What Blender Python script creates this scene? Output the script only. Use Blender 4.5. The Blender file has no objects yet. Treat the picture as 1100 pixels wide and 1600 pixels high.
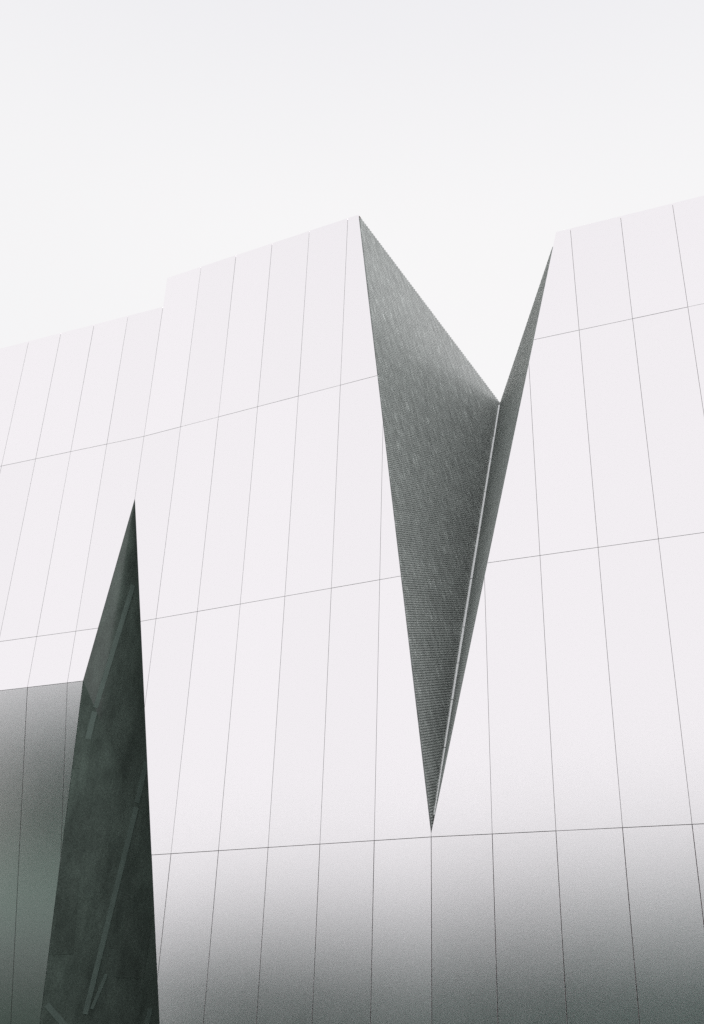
import bpy, bmesh, math, random
from mathutils import Vector, Matrix

random.seed(7)
scene = bpy.context.scene
col = scene.collection
S, EYE = 1.1, 1.6                      # metres per panel column, camera height above the ground


def W(p):
    return Vector((S * p[0], S * p[1], S * p[2] + EYE))


# ------------------------------------------------------------------ camera
cam = bpy.data.cameras.new('camera')
cam.sensor_fit = 'HORIZONTAL'
cam.sensor_width = 36.0
cam.lens = 36.0 * 1651.7 / 1100.0
cam.clip_end = 3000.0
cam_ob = bpy.data.objects.new('camera', cam)
col.objects.link(cam_ob)
YAW, PITCH, ROLL = math.radians(27.25), math.radians(28.13), math.radians(-2.05)
R = (Matrix.Rotation(YAW, 3, 'Z') @ Matrix.Rotation(PITCH, 3, 'X') @ Matrix.Rotation(ROLL, 3, 'Y')
     @ Matrix.Rotation(math.radians(90), 3, 'X'))
cam_ob.matrix_world = Matrix.Translation(W((6.608, -15.978, 0))) @ R.to_4x4()
scene.camera = cam_ob

# ------------------------------------------------------------------ overcast sky and veiled sun
SUN_AZ, SUN_EL = math.radians(-24.0), math.radians(40.0)      # azimuth from +Y towards +X
sun_dir = Vector((math.sin(SUN_AZ) * math.cos(SUN_EL), math.cos(SUN_AZ) * math.cos(SUN_EL), math.sin(SUN_EL)))
world = bpy.data.worlds.new('World')
scene.world = world
world.use_nodes = True
nt = world.node_tree
nt.nodes.clear()
wo = nt.nodes.new('ShaderNodeOutputWorld')
bg = nt.nodes.new('ShaderNodeBackground')
bg.inputs['Strength'].default_value = 0.1
sky = nt.nodes.new('ShaderNodeTexSky')
sky.sky_type = 'NISHITA'
sky.sun_disc = False
sky.sun_elevation = SUN_EL
sky.sun_rotation = SUN_AZ
sky.air_density = 1.0
sky.dust_density = 6.0
tc = nt.nodes.new('ShaderNodeTexCoord')
# the cloud deck: even white, a little duller overhead than lower down
dot = nt.nodes.new('ShaderNodeVectorMath'); dot.operation = 'DOT_PRODUCT'
dot.inputs[1].default_value = (0, 0, 1)
nt.links.new(tc.outputs['Generated'], dot.inputs[0])
mr = nt.nodes.new('ShaderNodeMapRange')
mr.interpolation_type = 'SMOOTHSTEP'
mr.inputs['From Min'].default_value = 0.66
mr.inputs['From Max'].default_value = 0.96
nt.links.new(dot.outputs['Value'], mr.inputs['Value'])
ramp = nt.nodes.new('ShaderNodeMix'); ramp.data_type = 'RGBA'
ramp.inputs[6].default_value = (9.16, 9.13, 9.22, 1)
ramp.inputs[7].default_value = (8.06, 8.04, 8.46, 1)
nt.links.new(mr.outputs['Result'], ramp.inputs[0])
cl = nt.nodes.new('ShaderNodeTexNoise')
cl.inputs['Scale'].default_value = 1.6
cl.inputs['Detail'].default_value = 3.0
nt.links.new(tc.outputs['Generated'], cl.inputs['Vector'])
clr = nt.nodes.new('ShaderNodeMapRange')
clr.inputs['To Min'].default_value = 0.975
clr.inputs['To Max'].default_value = 1.02
nt.links.new(cl.outputs['Fac'], clr.inputs['Value'])
deck = nt.nodes.new('ShaderNodeVectorMath'); deck.operation = 'SCALE'
nt.links.new(ramp.outputs[2], deck.inputs[0])
nt.links.new(clr.outputs['Result'], deck.inputs['Scale'])
mx = nt.nodes.new('ShaderNodeMix'); mx.data_type = 'RGBA'
mx.inputs[0].default_value = 0.997
nt.links.new(sky.outputs['Color'], mx.inputs[6])
nt.links.new(deck.outputs[0], mx.inputs[7])
nt.links.new(mx.outputs[2], bg.inputs['Color'])
nt.links.new(bg.outputs['Background'], wo.inputs['Surface'])

sun = bpy.data.lights.new('sun', 'SUN')
sun.energy = 0.5
sun.angle = math.radians(30)
sun.color = (1.0, 0.97, 0.93)
sun_ob = bpy.data.objects.new('sun', sun)
col.objects.link(sun_ob)
sun_ob.location = (0, 0, 40)
sun_ob.rotation_euler = sun_dir.to_track_quat('Z', 'Y').to_euler()

vs = scene.view_settings
vs.view_transform = 'Standard'
vs.look = 'None'
vs.exposure = 0.0
vs.gamma = 1.0
vs.use_curve_mapping = False
scene.cycles.use_denoising = False


# ------------------------------------------------------------------ materials
def mat(name, base, rough=0.5, metal=0.0, spec=0.5):
    m = bpy.data.materials.new(name)
    m.use_nodes = True
    b = m.node_tree.nodes['Principled BSDF']
    b.inputs['Base Color'].default_value = (*base, 1)
    b.inputs['Roughness'].default_value = rough
    b.inputs['Metallic'].default_value = metal
    b.inputs['Specular IOR Level'].default_value = spec
    return m, m.node_tree, b


def coords(t, scale=(1, 1, 1), rot=(0, 0, 0)):
    c = t.nodes.new('ShaderNodeTexCoord')
    mp = t.nodes.new('ShaderNodeMapping')
    mp.inputs['Scale'].default_value = scale
    mp.inputs['Rotation'].default_value = rot
    t.links.new(c.outputs['Object'], mp.inputs['Vector'])
    return mp.outputs['Vector']


def noise(t, vec, scale, detail=2.0, rough=0.5):
    n = t.nodes.new('ShaderNodeTexNoise')
    n.inputs['Scale'].default_value = scale
    n.inputs['Detail'].default_value = detail
    n.inputs['Roughness'].default_value = rough
    t.links.new(vec, n.inputs['Vector'])
    return n.outputs['Fac']


def rng(t, val, a, b, f0=0.0, f1=1.0):
    r = t.nodes.new('ShaderNodeMapRange')
    r.inputs['From Min'].default_value = f0
    r.inputs['From Max'].default_value = f1
    r.inputs['To Min'].default_value = a
    r.inputs['To Max'].default_value = b
    t.links.new(val, r.inputs['Value'])
    return r.outputs['Result']


def tint(t, b, base, val):
    v = t.nodes.new('ShaderNodeVectorMath'); v.operation = 'SCALE'
    v.inputs[0].default_value = base
    t.links.new(val, v.inputs['Scale'])
    t.links.new(v.outputs[0], b.inputs['Base Color'])


def mul(t, a, c):
    m = t.nodes.new('ShaderNodeMath'); m.operation = 'MULTIPLY'
    t.links.new(a, m.inputs[0]); t.links.new(c, m.inputs[1])
    return m.outputs[0]


def bump(t, b, val, strength, dist):
    bp = t.nodes.new('ShaderNodeBump')
    bp.inputs['Strength'].default_value = strength
    bp.inputs['Distance'].default_value = dist
    t.links.new(val, bp.inputs['Height'])
    t.links.new(bp.outputs['Normal'], b.inputs['Normal'])


# satin anodised aluminium of the wall panels
M_PANEL = bpy.data.materials.new('satin aluminium')
M_PANEL.use_nodes = True
t = M_PANEL.node_tree
t.nodes.remove(t.nodes['Principled BSDF'])
b = t.nodes.new('ShaderNodeBsdfAnisotropic')
b.distribution = 'BECKMANN'
t.links.new(b.outputs[0], t.nodes['Material Output'].inputs['Surface'])
v = coords(t)
info = t.nodes.new('ShaderNodeObjectInfo')
per = rng(t, info.outputs['Random'], 0.978, 1.0)
grain = rng(t, noise(t, v, 60, 2.0, 0.8), 0.982, 1.012)
sc = t.nodes.new('ShaderNodeVectorMath'); sc.operation = 'SCALE'
sc.inputs[0].default_value = (0.985, 0.956, 0.978)
t.links.new(mul(t, per, grain), sc.inputs['Scale'])
t.links.new(sc.outputs[0], b.inputs['Color'])
t.links.new(rng(t, noise(t, v, 0.9, 3.0), 0.238, 0.272), b.inputs['Roughness'])
bump(t, b, noise(t, v, 70, 2.0, 0.8), 0.09, 0.003)

M_BACK, t, b = mat('dark membrane behind panels', (0.20, 0.09, 0.09), 0.8)
M_ROOF, t, b = mat('grey roof membrane', (0.25, 0.25, 0.25), 0.9)
tint(t, b, (0.25, 0.25, 0.25), rng(t, noise(t, coords(t), 2.0, 4.0), 0.8, 1.15))

STREAK = Vector((0.19769831, 0.40121997, -0.89439249)).normalized()
RIB = Vector((0.18123548, 0.92615677, 0.33073757)).normalized()


def mesh_metal(name, base, lo, hi, rough):
    m, t, b = mat(name, base, rough, 0.1)
    c = t.nodes.new('ShaderNodeTexCoord')
    # long streaks that run square to the ribs of the mesh
    d1 = t.nodes.new('ShaderNodeVectorMath'); d1.operation = 'DOT_PRODUCT'
    d2 = t.nodes.new('ShaderNodeVectorMath'); d2.operation = 'DOT_PRODUCT'
    d1.inputs[1].default_value = STREAK * 1.3
    d2.inputs[1].default_value = RIB * 11.0
    t.links.new(c.outputs['Object'], d1.inputs[0])
    t.links.new(c.outputs['Object'], d2.inputs[0])
    cm = t.nodes.new('ShaderNodeCombineXYZ')
    t.links.new(d1.outputs['Value'], cm.inputs[0])
    t.links.new(d2.outputs['Value'], cm.inputs[1])
    s1 = rng(t, noise(t, cm.outputs[0], 1.0, 3.0, 0.6), lo, hi, 0.3, 0.72)
    g = rng(t, noise(t, c.outputs['Object'], 40, 2.0, 0.8), 0.75, 1.25, 0.3, 0.7)
    # short pale flecks lying the same way
    fl_ = t.nodes.new('ShaderNodeVectorMath'); fl_.operation = 'MULTIPLY'
    fl_.inputs[1].default_value = (2.2, 2.0, 1.0)
    t.links.new(cm.outputs[0], fl_.inputs[0])
    f1 = rng(t, noise(t, fl_.outputs[0], 1.0, 1.0, 0.5), 1.0, 1.5, 0.60, 0.70)
    tint(t, b, base, mul(t, mul(t, s1, g), f1))
    return m


M_MESH = mesh_metal('grey expanded metal', (0.80, 0.815, 0.805), 0.78, 1.12, 0.45)
M_LINING = mesh_metal('dark lining', (0.32, 0.34, 0.33), 0.8, 1.25, 0.6)
M_SIDE = mesh_metal('dull grey metal', (0.45, 0.475, 0.46), 0.75, 1.25, 0.6)
M_STRIP, t, b = mat('pale gutter metal', (0.92, 0.93, 0.92), 0.45, 0.85)
tint(t, b, (0.96, 0.97, 0.96), rng(t, noise(t, coords(t), 6.0, 3.0), 0.94, 1.02))
M_CHANNEL, t, b = mat('weathered gutter metal', (0.42, 0.43, 0.42), 0.5, 0.2)
tint(t, b, (0.42, 0.43, 0.42), rng(t, noise(t, coords(t), 9.0, 3.0), 0.8, 1.1))


def glazing(name, base):
    m, t, b = mat(name, base, 0.12, 0.0, 0.6)
    v = coords(t)
    a = rng(t, noise(t, coords(t, (1, 1, 0.35)), 2.2, 5.0, 0.65), 0.6, 1.35, 0.3, 0.7)
    g = rng(t, noise(t, v, 30, 2.0, 0.8), 0.7, 1.3, 0.3, 0.7)
    tint(t, b, base, mul(t, a, g))
    t.links.new(rng(t, noise(t, v, 2.0, 3.0), 0.10, 0.25), b.inputs['Roughness'])
    return m


M_GLASS = glazing('dark glass', (0.165, 0.205, 0.182))
M_BAR, t, b = mat('grey green frame paint', (0.245, 0.315, 0.285), 0.5)
tint(t, b, (0.245, 0.315, 0.285), rng(t, noise(t, coords(t), 3.0, 3.0), 0.7, 1.2))
M_REFLECT = glazing('glass in dark reflection', (0.148, 0.182, 0.162))  # darker tone for the reflections painted on the slit glass
M_STEEL, t, b = mat('dull dark metal', (0.18, 0.20, 0.19), 0.5, 0.3)
tint(t, b, (0.18, 0.20, 0.19), rng(t, noise(t, coords(t), 3.0, 3.0), 0.8, 1.2))

M_GROUND, t, b = mat('park grass and earth', (0.07, 0.09, 0.05), 0.95)
tint(t, b, (0.026, 0.058, 0.038), rng(t, noise(t, coords(t), 0.5, 6.0, 0.7), 0.6, 1.4))
M_PAVE, t, b = mat('green-toned added paving', (0.14, 0.215, 0.175), 0.85)  # green and lightness set for its reflection in the leaning panels
tint(t, b, (0.14, 0.215, 0.175), rng(t, noise(t, coords(t), 1.5, 6.0, 0.7), 0.75, 1.2))
M_ROAD, t, b = mat('asphalt', (0.06, 0.062, 0.06), 0.9)
tint(t, b, (0.06, 0.062, 0.06), rng(t, noise(t, coords(t), 3.0, 6.0, 0.7), 0.7, 1.3))
M_KERB, t, b = mat('kerb stone', (0.3, 0.3, 0.29), 0.85)
tint(t, b, (0.3, 0.3, 0.29), rng(t, noise(t, coords(t), 5.0, 4.0), 0.8, 1.15))
M_SAND, t, b = mat('pale added sand', (0.36, 0.35, 0.32), 0.95)  # pale tone set to brighten the reflection in the leaning panels
tint(t, b, (0.36, 0.35, 0.32), rng(t, noise(t, coords(t), 0.6, 6.0, 0.7), 0.8, 1.15))
M_BARK, t, b = mat('bark', (0.08, 0.065, 0.05), 0.95)
tint(t, b, (0.08, 0.065, 0.05), rng(t, noise(t, coords(t, (6, 6, 1)), 4.0, 4.0), 0.6, 1.3))
M_LEAF, t, b = mat('leaves', (0.055, 0.085, 0.05), 0.6)
tint(t, b, (0.028, 0.15, 0.110), rng(t, noise(t, coords(t), 1.4, 3.0), 0.5, 1.5))


# ------------------------------------------------------------------ helpers
def mesh_ob(name, verts, faces, m, parent=None, smooth=False):
    me = bpy.data.meshes.new(name)
    me.from_pydata([tuple(x) for x in verts], [], faces)
    me.validate()
    bm = bmesh.new(); bm.from_mesh(me)
    bmesh.ops.recalc_face_normals(bm, faces=bm.faces)
    bm.to_mesh(me); bm.free()
    me.materials.append(m)
    if smooth:
        for p in me.polygons:
            p.use_smooth = True
    o = bpy.data.objects.new(name, me)
    col.objects.link(o)
    if parent:
        o.parent = parent
    return o


def prism(poly, direction):
    """verts and faces of a flat polygon given thickness along direction"""
    n = len(poly)
    vs_ = [Vector(p) for p in poly] + [Vector(p) + direction for p in poly]
    fs = [tuple(range(n)), tuple(range(2 * n - 1, n - 1, -1))]
    fs += [(i, (i + 1) % n, n + (i + 1) % n, n + i) for i in range(n)]
    return vs_, fs


def clip(poly, a, b_, keep, inset=0.0):
    """clip 2-D polygon by the line a-b; keep = +1 keeps the left side"""
    dx, dy = b_[0] - a[0], b_[1] - a[1]
    L = math.hypot(dx, dy)
    nx, ny = -dy / L * keep, dx / L * keep

    def d(p):
        return (p[0] - a[0]) * nx + (p[1] - a[1]) * ny - inset
    out = []
    for i, p in enumerate(poly):
        q = poly[(i + 1) % len(poly)]
        dp, dq = d(p), d(q)
        if dp >= 0:
            out.append(p)
        if dp * dq < 0:
            s = dp / (dp - dq)
            out.append((p[0] + s * (q[0] - p[0]), p[1] + s * (q[1] - p[1])))
    return out


def area(p):
    return 0.5 * sum(p[i][0] * p[(i + 1) % len(p)][1] - p[(i + 1) % len(p)][0] * p[i][1] for i in range(len(p)))


def inset_poly(poly, e):
    """shrink a convex 2-D polygon by e"""
    out = list(poly)
    k = 1 if area(poly) > 0 else -1
    for i in range(len(poly)):
        out = clip(out, poly[i], poly[(i + 1) % len(poly)], k, e)
        if len(out) < 3:
            return []
    return out


def dedupe(p, e=1e-4):
    out = []
    for q in p:
        if not out or math.hypot(q[0] - out[-1][0], q[1] - out[-1][1]) > e:
            out.append(q)
    if len(out) > 1 and math.hypot(out[0][0] - out[-1][0], out[0][1] - out[-1][1]) < e:
        out.pop()
    return out


# ------------------------------------------------------------------ the facade's planes
A_L, A_R = 0.0692, 0.0705            # the wall is folded by four degrees at columns -7 and 0
GROUND = -EYE / S
Z1, Z2, Z3 = 12.681, 8.069, 3.411    # horizontal joints
ROOF_A, ROOF_B, ROOF_C = 16.405, 17.312, 15.246
FOLD, LEAN = 6.94, 0.2               # below FOLD the wall on the left of the slit leans in
C_MIN, C_MAX = -17, 9


def seg_frame(s):
    if s in ('L', 'T'):
        return Vector((-7, 0, 0)), Vector((math.cos(A_L), math.sin(A_L), 0)), -7
    if s == 'R':
        return Vector((0, 0, 0)), Vector((math.cos(A_R), math.sin(A_R), 0)), 0
    return Vector((0, 0, 0)), Vector((1, 0, 0)), 0


def wall_pt(s, c, z, depth=0.0):
    """point of the facade in column units; depth is measured into the building"""
    o, tx, c0 = seg_frame(s)
    n = Vector((-tx.y, tx.x, 0))
    if s == 'T':
        p = o + tx * (c - c0) + n * (LEAN * (FOLD - z)) + Vector((0, 0, z))
        nn = (n + Vector((0, 0, LEAN))).normalized()
        return p + nn * depth
    return o + tx * (c - c0) + Vector((0, 0, z)) + n * depth


# openings, in (column, height)
V_TIP = (0.0, 3.47)
V_LEFT = (-1.72, 17.268)
V_RIGHT = (2.715, 15.271)
V_RIGHT_START = (2.615, 14.894)
CUT_TOP = (-7.0, 11.06)
CUT_KINK = (-7.613, FOLD)
CUT_FOOT_L = (-7.613 - (0.717 / 6.264) * (FOLD - GROUND), GROUND)
CUT_FOOT_R = (-7.0 + 2.139 / 10.38 * (11.06 - GROUND), GROUND)

museum = bpy.data.objects.new('museum_building', None)
museum.location = (0, 0, 0)
col.objects.link(museum)
museum['label'] = 'white aluminium-panelled museum with a deep V-shaped notch and a dark glazed slit'
museum['category'] = 'building'


def face_region(s, poly):
    """clip a rectangle of the facade to what is solid; returns a list of polygons"""
    if s == 'M':
        poly = clip(poly, CUT_TOP, CUT_FOOT_R, 1) if poly else poly
        if poly:
            hi = clip(poly, (-20, V_TIP[1]), (20, V_TIP[1]), 1)
            if hi and V_TIP[1] - 0.2 < min(p[1] for p in poly) + 0.3:
                poly = clip(poly, V_TIP, V_LEFT, 1)
            elif hi:
                poly = clip(poly, V_TIP, V_LEFT, 1) if min(p[1] for p in poly) >= Z3 - 0.05 else poly
        return [poly] if len(poly) > 2 else []
    if s == 'R':
        if max(p[1] for p in poly) > V_TIP[1] + 0.2:
            poly = clip(poly, V_TIP, V_RIGHT, -1)
        return [poly] if len(poly) > 2 else []
    if s == 'L':
        poly = clip(poly, CUT_TOP, CUT_KINK, -1)
        return [poly] if len(poly) > 2 else []
    if s == 'T':
        poly = clip(poly, CUT_KINK, CUT_FOOT_L, -1)
        return [poly] if len(poly) > 2 else []


# ------------------------------------------------------------------ backing walls, one for each plane, with their panels
GAP, GAP_LOW = 0.0064 / S, 0.011 / S       # the ground-floor course has wider joints
segs = {
    'L': (C_MIN, -7, FOLD, ROOF_A, [FOLD, Z2, Z1, ROOF_A]),
    'T': (C_MIN, -7, GROUND, FOLD, [GROUND, FOLD]),
    'M': (-7, 0, GROUND, ROOF_B, [GROUND, Z3, Z2, Z1, ROOF_B]),
    'R': (0, C_MAX, GROUND, ROOF_C, [GROUND, Z3, Z2, Z1, ROOF_C]),
}
outline = {
    'L': [(C_MIN, FOLD), CUT_KINK, CUT_TOP, (-7, ROOF_A), (C_MIN, ROOF_A)],
    'T': [(C_MIN, GROUND), CUT_FOOT_L, CUT_KINK, (C_MIN, FOLD)],
    'M': [CUT_FOOT_R, (0, GROUND), V_TIP, V_LEFT, (-1.72, ROOF_B), (-7, ROOF_B), CUT_TOP],
    'R': [(0, GROUND), (C_MAX, GROUND), (C_MAX, ROOF_C), V_RIGHT, V_TIP],
}
for s, (c0, c1, z0, z1, rows) in segs.items():
    o, tx, _ = seg_frame(s)
    n = Vector((-tx.y, tx.x, 0))
    poly = [W(wall_pt(s, c, min(z, z1 - 0.008), 0.04)) for c, z in outline[s]]
    vv, ff = prism(poly, n * 0.12)
    wall = mesh_ob('wall', vv, ff, M_BACK, museum)
    for c in range(c0, c1):
        for a, d in zip(rows[:-1], rows[1:]):
            rect = [(c, a), (c + 1, a), (c + 1, d), (c, d)]
            for pl in face_region(s, rect):
                pl = dedupe(pl)
                if len(pl) < 3 or abs(area(pl)) < 0.003:
                    continue
                pl = dedupe(inset_poly(pl, (GAP_LOW if d <= Z3 or s == 'T' else GAP) / 2))
                inner = dedupe(inset_poly(pl, 0.0008))
                if len(pl) < 3 or len(inner) != len(pl):
                    inner = None
                cx = sum(p[0] for p in pl) / len(pl)
                cz = sum(p[1] for p in pl) / len(pl)
                org = W(wall_pt(s, cx, cz, 0))
                m = len(pl)
                # a hair's breadth of unevenness, so that reflections do not run dead true
                ta, tb = random.gauss(0, 0.0006), random.gauss(0, 0.0004)

                def P(p, dep):
                    return W(wall_pt(s, p[0], p[1], dep + ta * (p[0] - cx) + tb * (p[1] - cz))) - org
                if inner:
                    vv = [P(p, 0.0) for p in inner] + [P(p, 0.0008) for p in pl] + [P(p, 0.027) for p in pl]
                    ff = [tuple(range(m)), tuple(range(3 * m - 1, 2 * m - 1, -1))]
                    for k in (0, m):
                        ff += [(k + i, k + (i + 1) % m, k + m + (i + 1) % m, k + m + i) for i in range(m)]
                else:
                    vv = [P(p, 0.0) for p in pl] + [P(p, 0.027) for p in pl]
                    ff = [tuple(range(m)), tuple(range(2 * m - 1, m - 1, -1))]
                    ff += [(i, (i + 1) % m, m + (i + 1) % m, m + i) for i in range(m)]
                pn = mesh_ob('wall_panel', vv, ff, M_PANEL, wall)
                pn.location = org

# ------------------------------------------------------------------ the V notch
TIP = Vector((0.0, 0.03, V_TIP[1] + 0.03))
TOP_L = wall_pt('M', *V_LEFT, 0.012)
TOP_R = wall_pt('R', *V_RIGHT_START, 0.012)
CR_TOP = Vector((-0.315, 5.40, 15.12))          # head of the crease, at the left face
CR_MID = Vector((-0.280, 4.62, 13.64))          # where the channel floor closes to the strip
CR_TOPR = Vector((-0.215, 5.42, 15.16))


def slab(name, pts, thick, m, parent):
    """flat polygon of world points thickened away from the camera side"""
    p = [W(q) for q in pts]
    nrm = (p[1] - p[0]).cross(p[2] - p[0]).normalized()
    if nrm.dot(cam_ob.matrix_world.translation - p[0]) > 0:
        nrm = -nrm
    vv, ff = prism(p, nrm * thick)
    return mesh_ob(name, vv, ff, m, parent), -nrm


def ribs(pts, direction, pitch, width, proud, nrm, m, parent):
    """parallel ribs on a flat polygon, clipped to it"""
    p = [W(q) for q in pts]
    u = (direction - nrm * direction.dot(nrm)).normalized()
    w = nrm.cross(u)
    o = p[0]
    p2 = [((q - o).dot(u), (q - o).dot(w)) for q in p]
    p2 = inset_poly(p2, 0.012)
    lo, hi = min(q[1] for q in p2), max(q[1] for q in p2)
    vv, ff = [], []
    k = lo + pitch
    while k < hi - pitch * 0.5:
        ends = []
        for i, a in enumerate(p2):
            b_ = p2[(i + 1) % len(p2)]
            if (a[1] - k) * (b_[1] - k) < 0:
                ends.append(a[0] + (b_[0] - a[0]) * (k - a[1]) / (b_[1] - a[1]))
        if len(ends) == 2 and abs(ends[0] - ends[1]) > 0.02:
            e0, e1 = min(ends), max(ends)
            b0 = len(vv)
            for x in (e0, e1):
                for dy, dz in ((-width / 2, -0.002), (-width / 2, proud * 0.55), (width / 2, proud), (width / 2, -0.002)):
                    vv.append(o + u * x + w * (k + dy) + nrm * dz)
            for i in range(4):
                j = (i + 1) % 4
                ff.append((b0 + i, b0 + j, b0 + 4 + j, b0 + 4 + i))
            ff.append((b0, b0 + 3, b0 + 2, b0 + 1))
            ff.append((b0 + 4, b0 + 5, b0 + 6, b0 + 7))
        k += pitch
    ob = mesh_ob('mesh_ribs', vv, ff, m, parent)
    ob['kind'] = 'stuff'
    return ob


left_pts = [TIP, TOP_L, CR_TOP]
right_pts = [TIP, TOP_R, CR_TOPR, CR_MID]
fl, nl = slab('notch_face', left_pts, 0.05, M_LINING, museum)
fl['label'] = 'broad grey ribbed face of the V notch'
ribs(left_pts, RIB, 0.050, 0.026, 0.026, nl, M_MESH, fl)
fr, nr = slab('notch_face', [TIP, TOP_R, CR_TOP], 0.05, M_SIDE, museum)
fr['label'] = 'narrow grey ribbed face of the V notch'
ribs([TIP, TOP_R, CR_TOP], Vector((-0.5, 0.8, 0.35)), 0.05, 0.030, 0.005, nr, M_SIDE, fr)

# pale strip along the crease, in lengths, and the channel floor that opens at its head
crease = CR_TOP - TIP
cdir = crease.normalized()
dl = (TOP_L - TIP) - cdir * (TOP_L - TIP).dot(cdir)
dr = (TOP_R - TIP) - cdir * (TOP_R - TIP).dot(cdir)
dl.normalize()
dr.normalize()
spread = (dl - dr).length


def across(k, width):
    """the two points, one on each face of the notch, where the gap between them is width metres"""
    base = W(TIP + crease * k)
    h = width / spread
    return base + dl * h, base + dr * h


def strip(name, k0, k1, w0, w1, m, parent):
    a0, b0 = across(k0, w0)
    a1, b1 = across(k1, w1)
    inward = -(dl + dr).normalized() * 0.03
    vv, ff = prism([a0, b0, b1, a1], inward)
    return mesh_ob(name, vv, ff, m, parent)


gutter = strip('gutter', 0.03, 0.995, 0.03, 0.06, M_CHANNEL, museum)
cuts = [0.022, 0.13, 0.215, 0.285, 0.36, 0.47, 0.585, 0.70, 0.80, 0.874]
for a, d in zip(cuts[:-1], cuts[1:]):
    strip('gutter_strip', a + 0.0007, d - 0.0007, 0.040 + min(a, 0.3) * 0.10, 0.040 + min(d, 0.3) * 0.10, M_STRIP, gutter)
strip('gutter_strip', 0.876, 0.985, 0.064, 0.066, M_STRIP, gutter)

# ------------------------------------------------------------------ the glazed slit
APEX = wall_pt('M', CUT_TOP[0], CUT_TOP[1] - 0.02, 0.01)
KINK = wall_pt('L', *CUT_KINK, 0.012)
FOOT_L = wall_pt('T', *CUT_FOOT_L, 0.012)
FOOT_R = wall_pt('M', *CUT_FOOT_R, 0.012)
DEEP = Vector((-5.35, 5.5, GROUND))
ga, ng1 = slab('glass_pane', [APEX, KINK, DEEP], 0.03, M_GLASS, museum)
gb, ng2 = slab('glass_pane', [KINK, FOOT_L, DEEP], 0.03, M_GLASS, museum)
slab('slit_face', [APEX, FOOT_R, DEEP], -0.05, M_STEEL, museum)


def bar_on(pts, nrm, a, b_, width, proud, parent, name='frame_bar', m=M_BAR):
    """a straight bar lying on the glass between two barycentric points"""
    p = [W(q) for q in pts]

    def bc(k):
        return p[0] * k[0] + p[1] * k[1] + p[2] * k[2]
    q0, q1 = bc(a), bc(b_)
    d = (q1 - q0).normalized()
    w_ = nrm.cross(d).normalized() * (width / 2)
    base = [q0 - w_ + nrm * 0.002, q0 + w_ + nrm * 0.002, q1 + w_ + nrm * 0.002, q1 - w_ + nrm * 0.002]
    vv, ff = prism(base, nrm * proud)
    return mesh_ob(name, vv, ff, m, parent)


UP = [APEX, KINK, DEEP]
LO = [KINK, FOOT_L, DEEP]
# dark reflections in the glazing, put in as darker quads lying on it
bar_on(LO, ng2, (0.905, 0.075, 0.020), (0.80, 0.185, 0.015), 0.15, 0.003, gb, 'dark_reflection', M_REFLECT)
bar_on(LO, ng2, (0.56, 0.40, 0.04), (0.40, 0.55, 0.05), 0.42, 0.003, gb, 'dark_reflection', M_REFLECT)
bar_on(LO, ng2, (0.50, 0.18, 0.32), (0.36, 0.33, 0.31), 0.60, 0.003, gb, 'dark_reflection', M_REFLECT)
# braces that show faintly through the dark glazing
bar_on(UP, ng1, (0.684, 0.245, 0.071), (0.003, 0.938, 0.059), 0.11, 0.008, ga)
bar_on(LO, ng2, (0.934, 0.008, 0.058), (0.672, 0.323, 0.010), 0.12, 0.008, gb)
bar_on(UP, ng1, (0.206, 0.532, 0.262), (0.007, 0.730, 0.263), 0.11, 0.008, ga)
bar_on(LO, ng2, (0.730, 0.006, 0.264), (0.281, 0.561, 0.158), 0.11, 0.008, gb)
bar_on(LO, ng2, (0.300, 0.300, 0.400), (0.160, 0.470, 0.370), 0.10, 0.008, gb)
bar_on(LO, ng2, (0.365, 0.415, 0.220), (0.292, 0.528, 0.180), 0.07, 0.006, gb)
bar_on(LO, ng2, (0.296, 0.690, 0.014), (0.250, 0.650, 0.10), 0.12, 0.008, gb, 'floor_edge')

# ------------------------------------------------------------------ the rest of the body: roof, sides, back
RZ = 14.4
BACK = 14.0


def at_z(a, b_, z):
    k = (z - a.z) / (b_.z - a.z)
    return a + (b_ - a) * k


rl, rc, rr = at_z(TIP, TOP_L, RZ), at_z(TIP, CR_TOP, RZ), at_z(TIP, TOP_R, RZ)
lf, lfb = wall_pt('L', C_MIN, RZ, 0.1), wall_pt('L', C_MIN, RZ, BACK)
rf, rfb = wall_pt('R', C_MAX, RZ, 0.1), wall_pt('R', C_MAX, RZ, BACK - 3)
roof_poly = [lf, wall_pt('M', -7, RZ, 0.1), rl + Vector((-0.05, 0.05, 0)), rc + Vector((-0.02, 0.06, 0)),
             rr + Vector((0.05, 0.05, 0)), rf, rfb, lfb]
vv, ff = prism([W(p) for p in roof_poly], Vector((0, 0, -0.3)))
mesh_ob('roof', vv, ff, M_ROOF, museum)


def upright(p, q, z0, z1, th):
    a, b_ = Vector(p), Vector(q)
    quad = [W((a.x, a.y, z0)), W((b_.x, b_.y, z0)), W((b_.x, b_.y, z1)), W((a.x, a.y, z1))]
    return prism(quad, th)


for p, q, zt, th in ((wall_pt('L', C_MIN, 0, 0.16), lfb, ROOF_A, Vector((0.15, 0, 0))),
                     (wall_pt('R', C_MAX, 0, 0.16), rfb, ROOF_C, Vector((-0.15, 0, 0))),
                     (lfb, rfb, RZ + 0.5, Vector((0, -0.15, 0)))):
    vv, ff = upright(p, q, GROUND, zt - 0.03, th)
    mesh_ob('wall', vv, ff, M_PANEL, museum)


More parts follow.
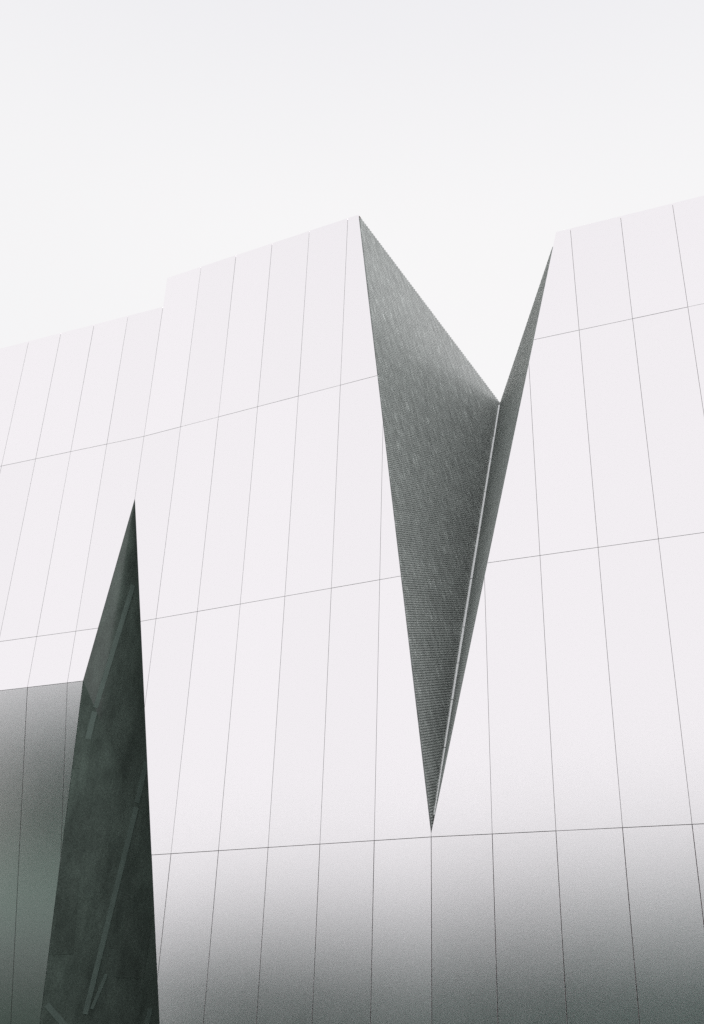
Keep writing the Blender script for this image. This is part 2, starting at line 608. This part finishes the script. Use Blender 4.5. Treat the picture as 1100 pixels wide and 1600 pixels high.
# ------------------------------------------------------------------ street and park in front (behind the camera)
def sheet(name, x0, x1, y0, y1, z, m, thick=None):
    q = [Vector((x0, y0, z)), Vector((x1, y0, z)), Vector((x1, y1, z)), Vector((x0, y1, z))]
    if thick:
        vv, ff = prism(q, Vector((0, 0, -thick)))
    else:
        vv, ff = q, [(0, 1, 2, 3)]
    o = mesh_ob(name, vv, ff, m)
    o['kind'] = 'structure'
    return o


sheet('ground', -600, 600, -600, 600, -0.16, M_GROUND)
sheet('added_lawn', -60, 60, -9.0, 40, 0.0, M_GROUND, 0.15)  # unseen grass, added to give the leaning panels a dark green reflection
sheet('kerb', -60, 60, -9.2, -9.01, 0.0, M_KERB, 0.15)
sheet('road', -120, 120, -13.5, -9.21, -0.13, M_ROAD)
sheet('kerb', -60, 60, -13.7, -13.51, 0.0, M_KERB, 0.15)
sheet('added_path', -60, 60, -29.0, -13.71, 0.0, M_PAVE, 0.15)  # unseen paving, added to lighten and green the leaning panels' reflection
sheet('added_sand', -140, -38, -130.0, -28.01, -0.02, M_SAND, 0.1)  # unseen pale ground, added so the top of the leaning panels reflects brighter


def tube(bmv, bmf, a, b_, r0, r1, n=7):
    d = (b_ - a).normalized()
    u = d.orthogonal().normalized()
    w_ = d.cross(u)
    k = len(bmv)
    for c, r in ((a, r0), (b_, r1)):
        for i in range(n):
            an = 2 * math.pi * i / n
            bmv.append(c + (u * math.cos(an) + w_ * math.sin(an)) * r)
    for i in range(n):
        j = (i + 1) % n
        bmf.append((k + i, k + j, k + n + j, k + n + i))


def tree_meshes(seed):
    rd = random.Random(seed)
    tv, tf = [], []
    p = Vector((0, 0, -0.2))
    pts = [p]
    for i in range(5):
        p = p + Vector((rd.uniform(-.12, .12), rd.uniform(-.12, .12), 1.0))
        pts.append(p)
    for i in range(5):
        tube(tv, tf, pts[i], pts[i + 1], 0.26 - 0.035 * i, 0.26 - 0.035 * (i + 1))
    tips = []
    for i in range(11):
        s_ = pts[2 + i % 4]
        an = i * 2.4
        e_ = s_ + Vector((math.cos(an) * rd.uniform(1.2, 2.4), math.sin(an) * rd.uniform(1.2, 2.4), rd.uniform(1.2, 3.4)))
        tube(tv, tf, s_, e_, 0.09, 0.03, 5)
        tips.append(e_)
    tips.append(pts[-1] + Vector((0, 0, 1.5)))
    lv, lf_ = [], []
    for tp in tips:
        for _ in range(380):
            while True:
                o = Vector((rd.uniform(-1, 1), rd.uniform(-1, 1), rd.uniform(-1, 1)))
                if o.length < 1:
                    break
            c = tp + Vector((o.x * 1.7, o.y * 1.7, o.z * 1.4 - 0.4))
            u = Vector((rd.gauss(0, 1), rd.gauss(0, 1), rd.gauss(0, .6))).normalized()
            w_ = u.orthogonal().normalized()
            h = rd.uniform(.2, .36)
            k = len(lv)
            lv += [c - u * h, c + w_ * h * .6, c + u * h, c - w_ * h * .6]
            lf_.append((k, k + 1, k + 2, k + 3))
    return (tv, tf), (lv, lf_)


def data(name, vf, m):
    me = bpy.data.meshes.new(name)
    me.from_pydata([tuple(q) for q in vf[0]], [], vf[1])
    me.materials.append(m)
    return me


kinds = []
for sd in (1, 2, 3):
    a, c = tree_meshes(sd)
    kinds.append((data('trunk', a, M_BARK), data('crown', c, M_LEAF)))
random.seed(21)
spots = [(-35.5 + 4.2 * (i % 14) + random.uniform(-1, 1) + (0, 2, 1)[i // 14], (-39, -44, -35)[i // 14] + random.uniform(-1.5, 1.5))
         for i in range(42)]
for i, (x, y) in enumerate(spots):
    r_ = bpy.data.objects.new('park_tree', None)
    col.objects.link(r_)
    r_.location = (x, y, -0.16)
    r_.rotation_euler = (0, 0, random.uniform(0, 6.28))
    k_ = random.uniform(0.95, 1.1) * (1.175 + 0.0072 * max(-34, min(x, 12))) * (0.5 if i >= 28 else 1.0)
    r_.scale = (k_ * 1.1, k_ * 1.1, k_)
    r_['label'] = 'leafy park tree across the street, seen only as blurred green in the panels'
    r_['category'] = 'tree'
    r_['group'] = 'trees across the street'
    tr, cr = kinds[i % 3]
    for nm, me in (('trunk', tr), ('crown', cr)):
        o = bpy.data.objects.new(nm, me)
        col.objects.link(o)
        o.parent = r_
